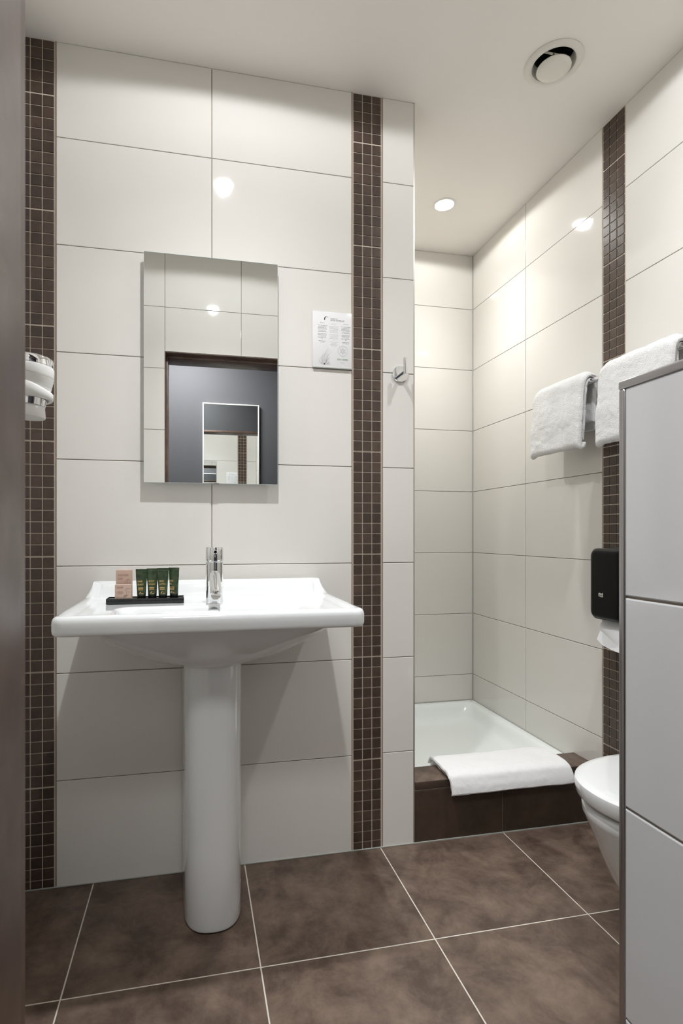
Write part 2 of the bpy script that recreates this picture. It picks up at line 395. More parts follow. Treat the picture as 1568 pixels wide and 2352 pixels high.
# ------------------------------------------------------------------ ceiling lights
LLAB = {'sink': 'round white recessed spotlight in the ceiling in front of the washbasin',
        'toilet': 'round white recessed spotlight in the ceiling near the toilet',
        'shower': 'glowing round spotlight in the ceiling above the shower tray',
        'hall': 'unseen square white panel added on the hall ceiling as fill light through the door'}
for k, (x, y, pwr, size, blend, c) in LAMPS.items():
    T = Matrix.Translation((x, y, CEIL))
    if k == 'hall':
        t = thing('ceiling_light', LLAB[k], 'ceiling light', (x, y, CEIL - .03))
        MB().box(x - .26, x + .26, y - .26, y + .26, CEIL - .022, CEIL - .0005, .004).build('frame', M['white'], t)
        MB().box(x - .24, x + .24, y - .24, y + .24, CEIL - .0245, CEIL - .0215, .001).build('diffuser', mat('added fill panel', (1, 1, 1), .4, emis=((1, .99, .97), 1.5)), t)
        ld = bpy.data.lights.new('lamp', 'AREA'); ld.energy = pwr; ld.size = .46; ld.color = c
        lo = bpy.data.objects.new('lamp', ld); COL.objects.link(lo); place(lo, (x, y, CEIL - .0265), t)
        continue
    t = thing('ceiling_light', LLAB[k], 'ceiling light', (x, y, CEIL - .004))
    MB().lathe([(.036, .03), (.0375, .0), (.041, -.0035), (.047, -.004), (.050, -.0015), (.050, 0), (.0378, .0)], 48, True, T, False, False).build('ring', M['white'], t)
    MB().lathe([(.001, .0005), (.03, .0008), (.0372, .003), (.0372, .012), (.001, .012)], 40, True, T).build('diffuser', M['lampd'], t)
    ld = bpy.data.lights.new('lamp', 'SPOT'); ld.energy = pwr; ld.spot_size = R(size); ld.spot_blend = blend
    ld.shadow_soft_size = .022; ld.color = c; beam(ld)
    lo = bpy.data.objects.new('lamp', ld); COL.objects.link(lo); place(lo, (x, y, CEIL - .006), t)

# ------------------------------------------------------------------ vent
vt = thing('ceiling_vent', 'round cream extractor vent with a domed disc in the ceiling', 'vent', (VX, VY, CEIL - .03))
T = Matrix.Translation((VX, VY, CEIL))
MB().lathe([(.084, 0), (.0845, -.003), (.080, -.007), (.070, -.0085), (.063, -.006), (.0585, .004), (.0585, .03), (.0605, .03), (.0612, .0)], 64, True, T, False, False).build('flange', M['ventw'], vt)
MB().lathe([(.0575, .031), (.0575, .09), (.001, .09)], 48, True, T, False, True).build('duct', M['dark'], vt)
MB().lathe([(.001, -.0275), (.022, -.0272), (.038, -.0255), (.0465, -.0225), (.0500, -.0185), (.0490, -.0150), (.033, -.011), (.001, -.010)], 64, True, T, False, False).build('disc', M['ventw'], vt)
MB().lathe([(.003, -.011), (.003, .05)], 12, True, T).box(VX - .058, VX + .058, VY - .004, VY + .004, CEIL + .028, CEIL + .031).build('spindle', M['steel'], vt)

# ------------------------------------------------------------------ wall mirror
mx0, mx1, mz0, mz1, my = -.1448, .2617, 1.2030, 1.8975, 1.682
mr = thing('wall_mirror', 'frameless rectangular mirror on the tiled wall above the washbasin', 'mirror', ((mx0 + mx1) / 2, YW, mz0))
MB().box(mx0, mx1, my, my + .004, mz0, mz1).build('glass', M['mirror'], mr)
e = .0006
MB().box(mx0 - e, mx0, my - e, my + .005, mz0 - e, mz1 + e).box(mx1, mx1 + e, my - e, my + .005, mz0 - e, mz1 + e).box(mx0, mx1, my - e, my + .005, mz1, mz1 + e).box(mx0, mx1, my - e, my + .005, mz0 - e, mz0).build('glass_edge', M['glassedge'], mr)
MB().box(mx0 + .02, mx1 - .02, my + .0045, YW - .0002, mz0 + .02, mz1 - .02, .001).build('backing', M['white'], mr)
MB().box(.055, .079, my - .0015, YW - .0002, mz0 - .003, mz0 + .0015, .0006).build('clip', M['steel'], mr)
# hall mirror
hx0, hx1, hz0, hz1 = .068, .482, .75, 2.008
hm = thing('hall_mirror', 'white framed mirror on the grey hall wall, seen reflected in the bathroom mirror', 'mirror', ((hx0 + hx1) / 2, YHB, hz0))
MB().box(hx0 + .008, hx1 - .008, YHB + .001, YHB + .018, hz0 + .008, hz1 - .008).build('glass', M['mirror'], hm)
MB().box(hx0, hx0 + .008, YHB, YHB + .024, hz0, hz1, .001).box(hx1 - .008, hx1, YHB, YHB + .024, hz0, hz1, .001).box(hx0 + .008, hx1 - .008, YHB, YHB + .024, hz1 - .008, hz1, .001).box(hx0 + .008, hx1 - .008, YHB, YHB + .024, hz0, hz0 + .008, .001).build('frame', M['white'], hm)

# ------------------------------------------------------------------ washbasin
SX, SY0 = .053, 1.2245
shx = .353; scy = (SY0 + YW - .001) / 2; shy = (YW - .001 - SY0) / 2
wb = thing('washbasin', 'wide white ceramic washbasin with a raised back on a pedestal', 'washbasin', (SX, YW, 0))
def out(ins, z, r=.026): return rrect(SX, scy, shx - ins, shy - ins, max(r - ins, .004), z)
low = []
belly = [(.296, 1.258, 1.70, .823, .075), (.291, 1.264, 1.70, .816, .08), (.276, 1.282, 1.70, .795, .10), (.245, 1.315, 1.70, .766, .12), (.210, 1.345, 1.70, .741, .12), (.165, 1.372, 1.70, .722, .11), (.120, 1.393, 1.70, .709, .10), (.085, 1.408, 1.69, .701, .07), (.072, 1.425, 1.68, .698, .05)]
for hx, yf, yb, z, r in belly[::-1]: low.append(rrect(SX, (yf + yb) / 2, hx, (yb - yf) / 2, r, z))
loops = low + [out(.022, .8235), out(.010, .8240), out(.005, .8252), out(.0015, .829), out(0, .835), out(0, .8525), out(.001, .859), out(.004, .8645), out(.009, .8675), out(.015, .8685), out(.022, .8680), out(.030, .8655), out(.038, .8620)]
o_in = .038; bcx, bhx, by0, by1 = .048, .240, 1.262, 1.448
NB = 44
for k in range(1, NB + 1):
    t = (k / NB)
    a = rrect(SX, scy, shx - o_in, shy - o_in, .02, 0); b = rrect(bcx, (by0 + by1) / 2, bhx, (by1 - by0) / 2, .045, 0)
    z = .8620 - .004 * sst(t * 2.2)
    loops.append([(p[0] * (1 - t) + q[0] * t, p[1] * (1 - t) + q[1] * t, z) for p, q in zip(a, b)])
for ins, z in ((.003, .8568), (.007, .8535), (.012, .846), (.017, .834), (.026, .808), (.038, .786), (.052, .775), (.07, .770), (.09, .768)):
    loops.append(rrect(bcx, (by0 + by1) / 2, bhx - ins, (by1 - by0) / 2 - ins, .045, z))
def lift(p):
    x, y, z = p
    if z < .86 - .004 * 3: return p
    v = YW - .001 - y; side = shx - abs(x - SX)
    f = sst((.082 - v) / .040) * sst((side - .002) / .014)
    back = sst(v / .006) * .3 + .7
    # cove spreading forward close to both ends
    c2 = sst((.045 - side) / .045) * sst((.13 - v) / .07) * .010
    return (x, y, z + .038 * f * back + c2 * (1 - f))
nlow = len(low)
loops = loops[:nlow + 6] + [[lift(p) for p in l] for l in loops[nlow + 6:]]
MB().loft(loops).build('basin', M['ceramic'], wb)
# overflow hole
ov = MB().lathe([(.001, 0), (.0135, 0), (.0150, .0012), (.0150, -.004)], 32, True, Matrix.Translation((SX + .0005, by1 - .0135, .8400)) @ Matrix.Rotation(R(72), 4, 'X'), False, False)
ov.build('overflow', mat('overflow shade', (.30, .30, .29), .3, metal=.6), wb)
MB().lathe([(.001, .003), (.025, .003), (.03, 0)], 32, True, Matrix.Translation((bcx, 1.355, .7685)), False, False).build('drain', M['chrome'], wb)
# pedestal
def ped(hw, yf, z, yb=YW - .006, flare=.006):
    pts = []; n = 28; d = .085
    for k in range(n + 1):
        a = PI * k / n; c, s_ = math.cos(a), math.sin(a)
        pts.append((SX + hw * (abs(c) ** .82) * (1 if c > 0 else -1), yf + d - d * s_ ** .9, z))
    pts.append((SX - hw - flare, yb - .10, z)); pts.append((SX - hw - flare, yb, z)); pts.append((SX + hw + flare, yb, z)); pts.append((SX + hw + flare, yb - .10, z))
    return pts
MB().loft([ped(.070, 1.428, .0035), ped(.0745, 1.4215, .0065), ped(.0765, 1.4185, .015), ped(.0765, 1.418, .2), ped(.0765, 1.419, .45), ped(.0775, 1.419, .62), ped(.0785, 1.418, .7005)]).build('pedestal', M['ceramic'], wb)
MB().loft([ped(.064, 1.434, 0.0), ped(.064, 1.434, .0045)]).build('pedestal_gap_shade', M['blackm'], wb)  # dark strip standing in for the gap shadow under the pedestal

# faucet
FXc, FYc, FZ = .0575, 1.492, .8588
fc = thing('basin_tap', 'chrome single lever mixer tap standing on the washbasin', 'tap', (FXc, FYc, FZ))
T = Matrix.Translation((FXc, FYc, FZ - .001))
MB().lathe([(.0236, 0), (.0238, .001), (.0238, .1115), (.0228, .1125)], 64, True, T, True, True).build('body', M['chrome'], fc)
MB().lathe([(.0215, .1125), (.0215, .1142), (.0240, .1146), (.0243, .1155), (.0243, .1515), (.0236, .1525), (.001, .1532)], 64, True, T, True, False).build('lever_cap', M['chrome'], fc)
MB().tube([(FXc, FYc - .018, FZ + .134), (FXc, FYc - .060, FZ + .140)], .0052, 24).build('lever', M['chrome'], fc)
MB().tube([(FXc, FYc - .0597, FZ + .1399), (FXc, FYc - .0612, FZ + .1401)], .0042, 20).build('lever_tip', M['black'], fc)
a = Vector((FXc, FYc - .005, FZ + .083)); b = Vector((FXc, FYc - .094, FZ + .029))
MB().tube([a, a.lerp(b, .5), a.lerp(b, .93), a.lerp(b, .985), b], [.0150, .0148, .0147, .0142, .0125], 40).build('spout', M['chrome'], fc)
d = (b - a).normalized()
MB().tube([b - d * .002, b + d * .0012], .0098, 28).build('aerator', M['chrome'], fc)

# ------------------------------------------------------------------ text and print helpers
def text(name, s, size, M4, m, parent, align='LEFT', sx=1.0, spacing=1.0, extr=.00012, bold=0.0):
    cu = bpy.data.curves.new(name, 'FONT'); cu.body = s; cu.size = size; cu.align_x = align; cu.extrude = extr
    cu.space_character = spacing; cu.resolution_u = 3; cu.offset = bold; cu.space_line = .95
    t = bpy.data.objects.new(name, cu); COL.objects.link(t); bpy.context.view_layer.update()
    me = bpy.data.meshes.new_from_object(t.evaluated_get(bpy.context.evaluated_depsgraph_get()))
    bpy.data.objects.remove(t); me.transform(Matrix.Diagonal((sx, 1, 1, 1))); me.transform(M4)
    og = M4.translation.copy(); me.transform(Matrix.Translation(-og))
    me.materials.clear(); me.materials.append(m)
    o = bpy.data.objects.new(name, me); COL.objects.link(o); place(o, og, parent); return o
def face_y(x, y, z, rz=0): return Matrix.Translation((x, y, z)) @ Matrix.Rotation(rz, 4, 'Z') @ Matrix.Rotation(PI / 2, 4, 'X')
def ribbon(pts, w_, nrm=Vector((0, -1, 0))):
    """flat printed line, width tapering with w_ (float or list)"""
    pts = [Vector(p) for p in pts]; mb = MB(); L_ = []; R_ = []
    for i, p in enumerate(pts):
        d_ = (pts[min(i + 1, len(pts) - 1)] - pts[max(i - 1, 0)]).normalized(); s_ = d_.cross(nrm).normalized()
        ww = (w_[i] if isinstance(w_, list) else w_) / 2
        L_.append(p + s_ * ww); R_.append(p - s_ * ww)
    n = len(pts); vs = L_ + R_; fs = [[i, i + 1, n + i + 1, n + i] for i in range(n - 1)]
    vs2 = [v - nrm * .0002 for v in vs]; fs2 = [[k + 2 * n for k in f][::-1] for f in fs]
    return vs + vs2, fs + fs2
def curve_print(name, lines, m, parent):
    mb = MB()
    for pts, ww in lines:
        v, f = ribbon(pts, ww); mb.add(v, f, False)
    return mb.build(name, m, parent, fix=False)
def beak(x, y, z, s):
    """curved emblem: thick bent stroke with a short bar"""
    P = lambda u, v: (x + u * s, y, z + v * s)
    a = [P(-.30, -.5), P(-.34, -.25), P(-.30, 0), P(-.18, .25), P(.02, .42), P(.25, .45)]
    return [(a, [.10 * s, .22 * s, .26 * s, .22 * s, .13 * s, .03 * s]), ([P(.38, .36), P(.62, .34)], .09 * s)]

# ------------------------------------------------------------------ printed card in holder
cx0, cx1, cz0, cz1 = .3795, .5118, 1.590, 1.7715; cy = YW - .0035
cd_ = thing('notice_card', 'white printed notice card in a clear wall holder beside the mosaic strip', 'sign', ((cx0 + cx1) / 2, YW, cz0))
MB().box(cx0, cx1, cy, YW - .0002, cz0, cz1, .0006).build('sheet', M['card'], cd_)
MB().box(cx0 + .001, cx1, cy - .004, YW - .0002, cz0 - .0035, cz0, .0006).build('holder_lip', M['silic'], cd_)
W_, H_ = cx1 - cx0, cz1 - cz0
def cp(u, v): return (cx0 + u * W_, cy - .0003, cz1 - v * H_)
# photo fractions measured on the card, u to the right, v downwards
tx = lambda s, u, v, size, m, **k: text('lettering', s, size, face_y(*cp(u, v)), m, cd_, **k)
tx('VAN DER VALK', .45, .125, .0042, M['ink'], sx=.85)
tx('HOTEL WATERLOO', .45, .160, .0066, M['ink'], sx=.80)
tx('STAY GREEN', .62, .862, .0084, M['inkg'], sx=.78)
tx('waterloo', .70, .905, .0040, M['inkl'])
c_ = cp(.335, .12); curve_print('emblem', beak(c_[0], c_[1], c_[2], .013), M['inkk'], cd_)
def para(uc, spec, m, nm):
    mb = []; rnd = random.Random(len(spec) + int(uc * 100))
    for v, hw in spec:
        u = uc - hw
        while u < uc + hw - .01:
            l = min(rnd.uniform(.02, .055), uc + hw - u); mb.append(([cp(u, v), cp(u + l, v)], .0009 + rnd.random() * .0005)); u += l + .009
    curve_print(nm, mb, m, cd_)
LC = [(.205, .06), (.25, .125), (.272, .10), (.294, .11), (.316, .12), (.338, .09), (.36, .11), (.40, .11), (.423, .11), (.446, .09), (.468, .115), (.49, .02), (.53, .095), (.553, .055)]
para(.245, LC, M['ink'], 'paragraph'); para(.54, [(v + .008, h_) for v, h_ in LC] + [(.583, .08), (.605, .08)], M['inkl'], 'paragraph')
para(.845, [(v + .002, h_) for v, h_ in LC[:12]] + [(.53, .09), (.553, .09)], M['ink'], 'paragraph')
# round seal
ring = []
for rr, ww in ((.0175, .0005), (.0150, .0004)):
    c0 = cp(.765, .69); ring.append(([(c0[0] + rr * math.cos(t), c0[1], c0[2] + rr * math.sin(t)) for t in [2 * PI * k / 40 for k in range(41)]], ww))
for k in range(6):
    a = PI / 6 + k * PI / 3; c0 = cp(.765, .69); ring.append(([(c0[0] + r_ * math.cos(a), c0[1], c0[2] + r_ * math.sin(a)) for r_ in (.002, .006, .0115)], [.001, .006, .001]))
curve_print('round_seal', ring, M['inkl'], cd_)
pl = []
rnd = random.Random(3); c0 = cp(.30, .95)
for k in range(26):
    a = R(4 + k * 6.8); L_ = .018 + .020 * rnd.random() + (.014 if 12 < k < 16 else 0)
    pl.append(([(c0[0] + L_ * t * math.cos(a + .5 * t * t * (1 if k < 8 else -1)), c0[1], c0[2] + L_ * 1.3 * t * math.sin(a)) for t in (0, .35, .7, 1)], [.0004, .0010, .0008, .0002]))
curve_print('leaf_drawing', pl, M['inkl'], cd_)

# ------------------------------------------------------------------ robe hook
hk = thing('robe_hook', 'small round chrome hook on the tiled pier beside the shower', 'hook', (.681, YW, 1.56))
MB().lathe([(.001, -.007), (.026, -.007), (.0275, -.0055), (.0275, 0)], 48, True, Matrix.Translation((.681, YW, 1.5825)) @ Matrix.Rotation(-PI / 2, 4, 'X'), False, True).build('rosette', M['chrome'], hk)
MB().tube([(.681, YW - .004, 1.5800), (.681, YW - .052, 1.5800)], .0062, 24).build('arm', M['chrome'], hk)
MB().tube([(.681, YW - .0475, 1.573), (.681, YW - .0475, 1.6235)], .0062, 24).build('peg', M['chrome'], hk)

# ------------------------------------------------------------------ toiletries
TZ = .8590
tr_x0, tr_x1, tr_y0, tr_y1 = -.2265, -.0245, 1.502, 1.556
tt = thing('amenity_tray', 'narrow black tray on the washbasin ledge left of the tap', 'tray', ((tr_x0 + tr_x1) / 2, (tr_y0 + tr_y1) / 2, TZ))
MB().box(tr_x0, tr_x1, tr_y0, tr_y1, TZ, TZ + .010, .0008).build('base', M['blackt'], tt)
MB().box(tr_x0, tr_x1, tr_y0, tr_y0 + .002, TZ + .0102, TZ + .0145, .0004).box(tr_x0, tr_x1, tr_y1 - .002, tr_y1, TZ + .0102, TZ + .0145, .0004).box(tr_x0, tr_x0 + .002, tr_y0 + .002, tr_y1 - .002, TZ + .0102, TZ + .0145).box(tr_x1 - .002, tr_x1, tr_y0 + .002, tr_y1 - .002, TZ + .0102, TZ + .0145).build('rim', M['blackt'], tt)
bz = TZ + .0104
def carton(name, label, x0, x1, y0, y1, z0, z1, words, sz, rz, group):
    cxx, cyy = (x0 + x1) / 2, (y0 + y1) / 2
    t = thing(name, label, 'box', (cxx, cyy, z0), group)
    Rz = Matrix.Translation((cxx, cyy, 0)) @ Matrix.Rotation(rz, 4, 'Z') @ Matrix.Translation((-cxx, -cyy, 0))
    MB().box(x0, x1, y0, y1, z0, z1, .0006, 1, False, Rz).build('carton', M['kraft'], t)
    MB().box(x0 + .001, x1 - .001, y0 + .0015, y1 - .001, z1, z1 + .0006, 0, M=Rz).build('lid_flap', M['kraft'], t)
    for i, wd in enumerate(words):
        o_ = text('lettering', wd, sz, Rz @ face_y(x0 + .005, y0 - .0003, z1 - .010 - i * sz * 1.15 - (.006 if len(words) > 1 else 0)), M['kraftp'], t, sx=.8)
    def pp(u, v): return tuple(Rz @ Vector((x0 + u * (x1 - x0), y0 - .0003, z0 + v * (z1 - z0))))
    nn = len(words) > 1
    L_ = [([pp(.62, .55 if nn else .62), pp(.68, .66 if nn else .72), pp(.80, .70 if nn else .78), pp(.95, .62 if nn else .72)], .0005), ([pp(.80, .70 if nn else .78), pp(.72, .55 if nn else .5), pp(.74, .45 if nn else .3)], .0004), ([pp(.95, .55), pp(.84, .5), pp(.80, .42)], .0004)]
    if not nn:
        for q in range(7): L_.append(([pp(.55 + .02 * q, .30), pp(.58 + .05 * q, .10 + .04 * q)], .0004))
    curve_print('line_drawing', L_, M['kraftl'], t)
    if not nn:
        curve_print('small_print', [([pp(.15, .56 - .07 * q), pp(.5 + .04 * (q % 2), .56 - .07 * q)], .0008) for q in range(3)], M['kraftp'], t)
        q = pp(.2, .15); curve_print('emblem', beak(q[0], q[1], q[2], .006), M['kraftp'], t)
carton('soap_box', 'small pinkish kraft box printed SOAP on the black tray', -.2040, -.1620, 1.507, 1.527, bz, bz + .041, ['SOAP'], .0085, R(-5), 'amenity boxes on the tray')
carton('shower_cap_box', 'taller kraft box printed SHOWER CAP behind the soap box', -.2045, -.1640, 1.531, 1.551, bz, bz + .0785, ['SHOWER', 'CAP'], .0085, R(-4), 'amenity boxes on the tray')
TW_ = [(['HAIR', 'SHAM'], 'leftmost of the four dark green tubes, printed HAIR SHAM, on the tray', .00),
       (['BODY', 'WASH'], 'dark green tube printed BODY WASH, second from the left on the tray', .02),
       (['SKIN', 'LOTIO'], 'third dark green tube on the tray, between BODY WASH and the rightmost', -.02),
       (['SKIN', 'TIL'], 'rightmost dark green tube on the tray, twisted slightly away', -.38)]
for i, (words, lab, rz) in enumerate(TW_):
    x = -.1375 + i * .0283 + (.001 if i == 3 else 0); y = 1.524 + (.004 if i % 2 else 0)
    t = thing('cosmetic_tube', lab, 'tube', (x, y, bz), 'green toiletry tubes on the tray')
    Mz = Matrix.Translation((x, y, bz)) @ Matrix.Rotation(rz, 4, 'Z')
    n = 36; loops = []
    tz = [.0085, .011, .02, .035, .05, .062, .070, .0735, .074, .0815]
    for z in tz:
        q = sst((z - .012) / .0615); hx = .0118 + .0032 * q; hy = .0098 * (1 - q) + .0009 * q
        if z < .010: hx, hy = .0105, .009
        loops.append([(hx * math.cos(2 * PI * k / n), hy * math.sin(2 * PI * k / n), z + (.0008 * i if z > .03 else 0)) for k in range(n)])
    MB().loft(loops, M=Mz).build('body', M['green'], t)
    MB().box(-.0152, .0152, -.0013, .0013, .0742 + .0008 * i, .0818 + .0008 * i, .0003, M=Mz).build('crimp', M['green'], t)
    MB().lathe([(.0112, 0), (.0115, .001), (.0112, .0088)], 32, True, Mz).build('cap', M['black'], t)
    for j, wd in enumerate(words):
        text('lettering', wd, .0080, Mz @ face_y(-.0092, -.0112, .046 - j * .0085), M['gold'], t, sx=.72)
    nn_ = Vector((0, -1, 0))
    L_ = [([tuple(Mz @ Vector((-.0075, -.0113, .0315 - .0030 * q))), tuple(Mz @ Vector((.0055, -.0113, .0315 - .0030 * q)))], .0013) for q in range(3)]
    curve_print('small_print', L_, M['gold'], t)
    q = Mz @ Vector((-.001, -.0116, .0175)); curve_print('emblem', beak(q.x, q.y, q.z, .0068) + [([(q.x + .0008, q.y, q.z - .0018), (q.x + .0065, q.y, q.z - .0018)], .0012)], M['gold'], t)

# ------------------------------------------------------------------ hair dryer on the left wall
HX, HYY, HZ = -.3190, 1.150, 1.2800
hd = thing('hair_dryer', 'white and chrome hair dryer hanging in its holder on the left wall', 'hair dryer', (XL, HYY, HZ))
A = Matrix.Translation((HX, HYY, 0)) @ Matrix.Rotation(R(1.2), 4, 'Y')
def hdp(name, prof, m, c0=True, c1=True): MB().lathe(prof, 64, True, Matrix.Translation((HX, HYY, 1.33)) @ Matrix.Rotation(R(2), 4, 'Y') @ Matrix.Translation((0, 0, -1.3235)), c0, c1).build(name, m, hd)
hdp('nozzle', [(.0285, 1.2690), (.0325, 1.2694), (.0332, 1.2720), (.0312, 1.2905), (.0300, 1.2918)], M['plastic'])
hdp('barrel', [(.0305, 1.2920), (.0318, 1.2924), (.0378, 1.3290), (.0378, 1.330)], M['chrome'])
hdp('housing', [(.0385, 1.3268), (.0415, 1.3276), (.0448, 1.3440), (.0456, 1.3500), (.0456, 1.3660), (.0447, 1.3692), (.043, 1.3696)], M['plastic'])
hdp('housing_seam', [(.0459, 1.3498), (.0459, 1.3504)], M['silic'], False, False)
hdp('rear_ring', [(.0430, 1.3698), (.0440, 1.3702), (.0438, 1.3840), (.0425, 1.3862), (.030, 1.3872), (.001, 1.3872)], M['chrome'], True, False)
rg = []
for k_ in range(6):
    lp = []
    for i in range(72):
        a_ = 2 * PI * i / 72; c_, s_ = math.cos(a_), math.sin(a_); top = 1.3390 - HZ - .30 * .044 * c_ * 1.0 + .004 * (1 - c_)
        r_, z_ = ((.0375, 1.3110 - HZ), (.0440, 1.3110 - HZ), (.0455, 1.3135 - HZ), (.0455, top - .003), (.0440, top), (.0375, top))[k_]
        lp.append((HX + r_ * c_, HYY + r_ * s_, HZ + z_))
    rg.append(lp)
rg.append(rg[0])
MB().loft(rg, False, False).build('holder_ring', M['plastic'], hd)
hb = MB(); lp = []
for k, (x, hy_, z0, z1) in enumerate(((XL + .012, .050, 1.25, 1.42), (XL + .05, .047, 1.27, 1.40), (HX - .085, .042, 1.285, 1.365), (HX - .043, .034, 1.300, 1.345))):
    lp.append([(x, HYY - hy_, z0), (x, HYY + hy_, z0), (x, HYY + hy_, z1), (x, HYY - hy_, z1)])
hb.loft(lp, smooth=False).box(XL + .0005, XL + .014, HYY - .06, HYY + .06, 1.215, 1.445, .005, 3); hb.build('wall_bracket', M['plastic'], hd)
hp = [(HX - .040 - .012 * t, HYY, 1.362 - .15 * t) for t in (0, .2, .4, .6, .8, 1)]
MB().tube(hp, [.013, .0165, .0175, .017, .016, .013], 24).build('handle', M['plastic'], hd)
cpts = []
for k in range(25):
    t = k / 24; cpts.append((HX - .056 - .09 * t + .02 * math.sin(t * PI), HYY + .012 * math.sin(t * 5), 1.22 - .26 * math.sin(t * PI * .93)))
MB().tube(cpts, .0030, 10).build('cord', M['plastic'], hd)

# ------------------------------------------------------------------ towel rail and towels
BX, BZ = 1.362, 1.580
rl = thing('towel_rail', 'long chrome towel rail on the right wall above the paper dispenser', 'towel rail', (XR, 1.56, BZ - .02))
MB().tube([(BX, 1.205, BZ), (BX, 1.925, BZ)], .0095, 24).build('bar', M['chrome'], rl)
for y in (1.228, 1.612, 1.905):
    MB().tube([(BX, y, BZ), (XR - .004, y, BZ)], .0075, 20).lathe([(.001, 0), (.021, 0), (.022, .002), (.022, .006)], 32, True, Matrix.Translation((XR - .0065, y, BZ)) @ Matrix.Rotation(PI / 2, 4, 'Y')).build('post', M['chrome'], rl)
def sheet(path, thick, y0, y1, seed, ny, m, name, parent, amp=.002, droop=None, taper=None, axis='y'):
    """cloth slab: a cross-section path swept along one axis, with rounded ends and soft noise"""
    P = [Vector((p[0], p[1])) for p in path]
    # resample evenly
    L_ = [0]
    for i in range(1, len(P)): L_.append(L_[-1] + (P[i] - P[i - 1]).length)
    n = max(8, int(L_[-1] / .0042)); Q = []
    for k in range(n + 1):
        s_ = L_[-1] * k / n; i = 1
        while i < len(L_) - 1 and L_[i] < s_: i += 1
        t = (s_ - L_[i - 1]) / max(L_[i] - L_[i - 1], 1e-9); Q.append(P[i - 1].lerp(P[i], t))
    for it in range(3): Q = [Q[0]] + [(Q[i - 1] + Q[i] * 2 + Q[i + 1]) / 4 for i in range(1, len(Q) - 1)] + [Q[-1]]
    N_ = []
    for i in range(len(Q)):
        d_ = (Q[min(i + 1, len(Q) - 1)] - Q[max(i - 1, 0)]).normalized(); N_.append(Vector((-d_.y, d_.x)))
    loops = []
    for j in range(ny + 1):
        u = j / ny; yy = y0 + (y1 - y0) * u
        e_ = min(u, 1 - u) * abs(y1 - y0)
        th = thick / 2 * math.sqrt(max(0.0, 1 - max(0, 1 - e_ / (thick * .5)) ** 2)) if e_ < thick * .5 else thick / 2
        th = max(th, .0006)
        ring_ = []
        def pt(i, side):
            s_ = i / (len(Q) - 1); ee = min(s_, 1 - s_) * L_[-1]
            q = th * (math.sqrt(max(0, 1 - (1 - min(1, ee / (thick * .5))) ** 2)) if ee < thick * .5 else 1)
            c = Q[i] + N_[i] * q * side
            yv = yy + (.004 * noise.noise(Vector((s_ * 6, seed, u * 2))) if u < .5 else .004 * noise.noise(Vector((s_ * 6, seed + 4, u * 2))))
            v = Vector((c.x, yv, c.y)) if axis == 'y' else Vector((yv, c.x, c.y))
            w2 = noise.noise(v * 14 + Vector((seed, 0, 0))) * amp * 1.6 + noise.noise(v * 55 + Vector((seed, 3, 0))) * amp * .55 + noise.noise(v * 210) * amp * .45
            nn2 = N_[i] * side * w2
            if axis == 'y': v += Vector((nn2.x, 0, nn2.y))
            else: v += Vector((0, nn2.x, nn2.y))
            if droop: v += Vector(droop(u, s_))
            return v
        for i in range(len(Q)): ring_.append(pt(i, 1))
        for i in range(len(Q) - 1, -1, -1): ring_.append(pt(i, -1))
        loops.append(ring_)
    n_ = len(Q); m_ = MB().loft(loops, False, False)
    for base in (0, ny * 2 * n_):
        vs_ = [m_.v[base + i] for i in range(2 * n_)]
        m_.add(vs_, [[i, i + 1, 2 * n_ - 2 - i, 2 * n_ - 1 - i] for i in range(n_ - 1)])
    o_ = m_.build(name, m, parent, fix=False)
    b_ = bmesh.new(); b_.from_mesh(o_.data); bmesh.ops.remove_doubles(b_, verts=b_.verts, dist=1e-5)
    bmesh.ops.recalc_face_normals(b_, faces=b_.faces); b_.to_mesh(o_.data); b_.free()
    o_.data.polygons.foreach_set('use_smooth', [True] * len(o_.data.polygons)); return o_
def arc(cx_, cz_, r, a0, a1, n=10): return [(cx_ + r * math.cos(R(a0 + (a1 - a0) * k / n)), cz_ + r * math.sin(R(a0 + (a1 - a0) * k / n))) for k in range(n + 1)]
def hung(y0, y1, seed, label, zf, zb, spread):
    t = thing('hand_towel', label, 'towel', (BX, (y0 + y1) / 2, BZ), 'white towels folded over the towel rail')
    def dr(u, s_):
        e_ = min(u, 1 - u); c = sst(1 - e_ / .10)
        return (0, 0, -.012 * c * (1 if .3 < s_ < .95 else .6))
    # outer fold: front face down to zf, back face down to zb
    outer = [(BX - .022 - spread, zf + .022), (BX - .024 - spread, zf + .008), (BX - .031 - spread, zf + .001), (BX - .038 - spread, zf + .006)] + [(BX - .040 - spread * .6, zf + .1)] + arc(BX, BZ + .002, .0325, 180, 0) + [(BX + .033, zb + .06), (BX + .033, zb)]
    sheet(outer, .0145, y0, y1, seed, 90, M['towel'], 'outer_layer', t, .0022, dr)
    inner = [(BX - .027 - spread * .8, zf + .030)] + arc(BX, BZ + .001, .0185, 180, 0) + [(BX + .0195, zb + .03)]
    sheet(inner, .0115, y0 + .004, y1 - .010, seed + 9, 80, M['towel'], 'inner_layer', t, .0018, dr)
    # folded bottom joining the two front layers
    return t
hung(1.632, 1.915, 1.0, 'white terry towel on the rail nearer the shower', 1.352, 1.415, .006)
hung(1.272, 1.560, 5.0, 'white terry towel on the rail nearer the doorway, partly behind the partition', 1.345, 1.400, .010)

